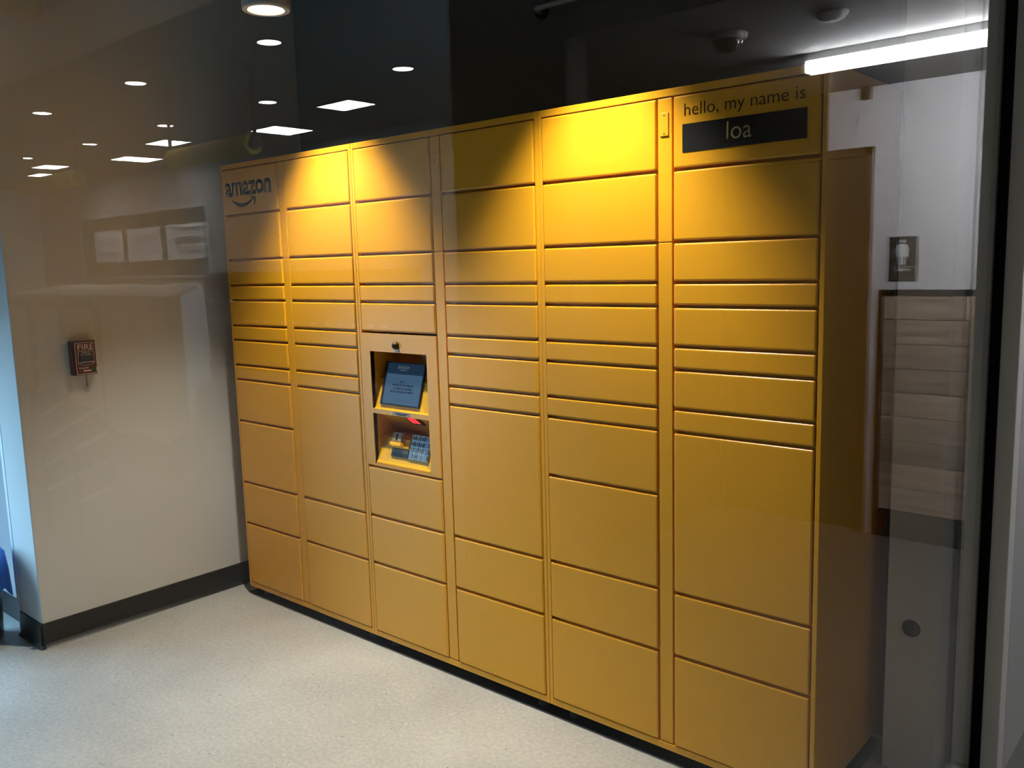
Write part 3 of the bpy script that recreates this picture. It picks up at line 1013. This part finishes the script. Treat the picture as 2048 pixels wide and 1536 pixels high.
# foam tubes hung on rods
def foam_tube(xa, xb, y, z, label):
    t = thing('hanging_foam_tube', label, 'hanging tube', (0, 0, 0), 'yellow tubes hung from the shop ceiling')
    a, b = RX(xa), RX(xb)
    m = MB()
    m.lathe([(0.06, 0.0), (0.095, 0.0), (0.10, 0.01), (0.10, b - a - 0.01), (0.095, b - a), (0.06, b - a)], (a, y, z), 20, 'X')
    m.build('foam_sleeve', 'foam', t, smooth=False)
    MB().tube([(a - 0.05, y, z), (b + 0.05, y, z)], 0.058, 16).build('core_tube', 'black', t)
    for x in (a - 0.03, b + 0.03):
        MB().tube([(x, y, z), (x, y, SC)], 0.022, 8).build('hanger_rod', 'dark_metal', t)
        MB().lathe([(0.022, -0.03), (0.07, -0.012), (0.07, 0.0)], (x, y, SC), 16).build('rod_flange', 'dark_metal', t)


foam_tube(-3.70, -5.22, 2.60, 2.735, 'yellow hanging tube close to the white fascia board')
foam_tube(-7.50, -9.12, 2.57, 2.73, 'yellow hanging tube further down the shop')

# wide dark window in the shop wall with three posters
wn = struct(thing('window_3', 'wide dark window in the shop wall', 'window', (0, 0, 0)))
del wn['category']
a, b = RX(-10.62), RX(-15.68)
MB().box(a, b, FY - 0.02, FY + 0.0, 1.50, 2.69).build('pane', 'dark_glass', wn)
f = MB()
f.box(a - .05, b + .05, FY - .04, FY, 2.69, 2.74).box(a - .05, b + .05, FY - .04, FY, 1.45, 1.50).box(a - .05, a, FY - .04, FY, 1.45, 2.74).box(b, b + .05, FY - .04, FY, 1.45, 2.74)
f.build('window_frame', 'alu', wn)
for (xa, xb, n_, lab) in ((-10.72, -12.05, 0, 'white poster with large bold grey lettering in the dark window'), (-12.27, -13.62, 1, 'white poster with a short paragraph of grey lines in the dark window'),
                          (-13.82, -15.08, 2, 'pale poster with faint lines in the dark window')):
    a, b = RX(xa), RX(xb)
    ps = thing('wall_poster', lab, 'poster', ((a + b) / 2, FY - 0.025, 2.10), 'posters in the shop window')
    hw = (b - a) / 2
    MB().box(-hw, hw, -0.004, 0, -0.32, 0.32).build('poster_sheet', 'poster', ps)
    tx = MB()
    if n_ == 0:
        lines = [(0.22, 0.035, -0.8, 0.55), (0.14, 0.012, -0.8, 0.55), (0.02, 0.075, -0.8, 0.5), (-0.10, 0.012, -0.85, 0.5), (-0.19, 0.035, -0.85, 0.45)]
    elif n_ == 1:
        lines = [(0.17, 0.014, -0.8, 0.5), (0.12, 0.014, -0.85, 0.5), (0.07, 0.014, -0.8, 0.5), (0.02, 0.014, -0.8, -0.2), (-0.15, 0.018, -0.9, -0.3)]
    else:
        lines = [(0.14, 0.012, -0.75, 0.7), (0.09, 0.012, -0.75, 0.7), (0.04, 0.012, -0.75, 0.6), (-0.15, 0.014, -0.8, 0.6), (-0.20, 0.012, -0.8, 0.0)]
    random.seed(n_)
    for (z, hh, u0, u1) in lines:
        x = u0 * hw
        while x < u1 * hw:
            w_ = random.uniform(0.06, 0.16)
            tx.box(x, min(x + w_, u1 * hw), -0.005, -0.004, z - hh, z + hh)
            x += w_ + 0.022
    tx.build('poster_print', 'poster_ink', ps)

# draped display case
dcx = thing('draped_display_case', 'large display case under a white cloth on the shop floor', 'display case', (0, 0, 0))
A, B_, C_, D_ = (RX(-5.4), 0.95), (RX(-1.95), 0.80), (RX(-6.6), 3.60), (RX(-11.5), 3.95)
vs, fs = [], []
NS = 16


def lerp(p, q, t):
    return (p[0] + (q[0] - p[0]) * t, p[1] + (q[1] - p[1]) * t)


for j in range(NS + 1):
    for i in range(NS + 1):
        q = lerp(lerp(A, B_, i / NS), lerp(D_, C_, i / NS), j / NS)
        vs.append((q[0], q[1], 1.395 + 0.010 * math.sin(i * 1.1 + j * 0.7) * math.sin(j * 0.9)))
for j in range(NS):
    for i in range(NS):
        fs.append((j * (NS + 1) + i, j * (NS + 1) + i + 1, (j + 1) * (NS + 1) + i + 1, (j + 1) * (NS + 1) + i))
cl = MB().add(vs, fs)
ring_pts = []
for (p, q) in ((A, B_), (B_, C_), (C_, D_), (D_, A)):
    for i in range(30):
        ring_pts.append(lerp(p, q, i / 30))
cx, cy = sum(p[0] for p in ring_pts) / len(ring_pts), sum(p[1] for p in ring_pts) / len(ring_pts)
vs, fs = [], []
hz = [1.395, 1.36, 1.10, 0.70, 0.45]
for j, z in enumerate(hz):
    for i, (x, y) in enumerate(ring_pts):
        d_ = Vector((x - cx, y - cy)).normalized()
        o_ = 0.012 * j + 0.02 * j * math.sin(i * 0.75) * 0.4
        zz = z if j < 4 else z + 0.12 * math.sin(i * 0.21) + 0.03 * math.sin(i * 0.9)
        vs.append((x + d_.x * o_, y + d_.y * o_, zz))
nr = len(ring_pts)
for j in range(len(hz) - 1):
    for i in range(nr):
        fs.append((j * nr + i, j * nr + (i + 1) % nr, (j + 1) * nr + (i + 1) % nr, (j + 1) * nr + i))
cl.add(vs, fs).build('cloth', 'drape', dcx, smooth=True)
cb = MB()
ins = [(cx + (p[0] - cx) * 0.93, cy + (p[1] - cy) * 0.93) for p in (A, B_, C_, D_)]
cb.add([(x, y, 0.0) for x, y in ins] + [(x, y, 1.37) for x, y in ins], [(0, 1, 2, 3), (7, 6, 5, 4), (0, 4, 5, 1), (1, 5, 6, 2), (2, 6, 7, 3), (3, 7, 4, 0)])
cb.build('case_body', 'dark_wood', dcx)

# slanted shelf rack in front of it
rk = thing('slanted_shelf_rack', 'dark tubular rack with slanted pale shelf rails', 'rack', (0, 0, 0))
ra, rb, ry = RX(-1.13), RX(-2.05), -0.12
rm = (ra + rb) / 2
zt = 1.40
fr = MB()
fr.tube([(ra, ry, 0.0), (ra, ry, zt - 0.07), (ra + 0.02, ry, zt - 0.02), (ra + 0.07, ry, zt), (rb + 0.3, ry, zt)], 0.018, 8)
fr.build('top_frame', 'dark_metal', rk, smooth=True)
for x in (rm, rb):
    MB().tube([(x, ry, 0.0), (x, ry, zt)], 0.020, 8).build('post', 'dark_metal', rk)
for i in range(7):
    z = 1.31 - i * 0.155
    for (xa, xb) in ((ra, rm), (rm, rb)):
        # pale rails rise towards the free end
        mbr = MB()
        n_ = 4
        mbr.add([(xa, ry - .012, z), (xb, ry - .012, z - 0.155), (xb, ry - .012, z - 0.155 + 0.020), (xa, ry - .012, z + 0.020),
                 (xa, ry + .012, z), (xb, ry + .012, z - 0.155), (xb, ry + .012, z - 0.155 + 0.020), (xa, ry + .012, z + 0.020)],
                [(0, 1, 2, 3), (7, 6, 5, 4), (0, 4, 5, 1), (1, 5, 6, 2), (2, 6, 7, 3), (3, 7, 4, 0)])
        mbr.build('shelf_rail', 'poster', rk)

# dark shelf with price tags
gs = thing('shop_shelf', 'dark shop shelf with rows of white price tags', 'shelf', (0, 0, 0))
ga, gb, gy = RX(-4.9), RX(-10.3), 5.3
g = MB()
g.box(ga, gb, gy, gy + 0.5, 0.0, 0.12).box(ga, gb, gy + 0.46, gy + 0.5, 0.12, 1.52)
g.box(ga, gb, gy, gy + 0.5, 1.06, 1.09).box(ga, gb, gy, gy + 0.5, 0.76, 0.79).box(ga, gb, gy, gy + 0.5, 1.49, 1.52)
g.build('shelf_frame', 'dark_wood', gs)
tagm = MB().box(-0.055, 0.055, -0.008, 0, -0.018, 0.018).mesh('price_tag')
tagm.materials.append(M['poster'])
random.seed(5)
for z in (1.075, 0.775):
    x = ga + 0.2
    while x < gb - 0.2:
        o = link('price_tag', tagm, None, gs, (x, gy, z))
        x += random.choice((0.27, 0.33, 0.45))

# banner with a yellow print above the fascia
bnr = thing('printed_banner', 'white banner with a yellow curved print above the white fascia', 'banner', (RX(-1.75), 0.06, 0))
MB().prism_xz([(-0.03, 3.0), (0.31, 3.40), (1.80, 3.40), (1.80, 3.0)], 0.0, 0.012).build('banner_sheet', 'poster', bnr)
arc = [(0.13, 3.01), (0.20, 3.17), (0.38, 3.40), (1.60, 3.40), (0.67, 3.19), (0.30, 3.06)]
MB().prism_xz(arc, -0.001, 0.0).build('banner_print', 'banner_yellow', bnr)
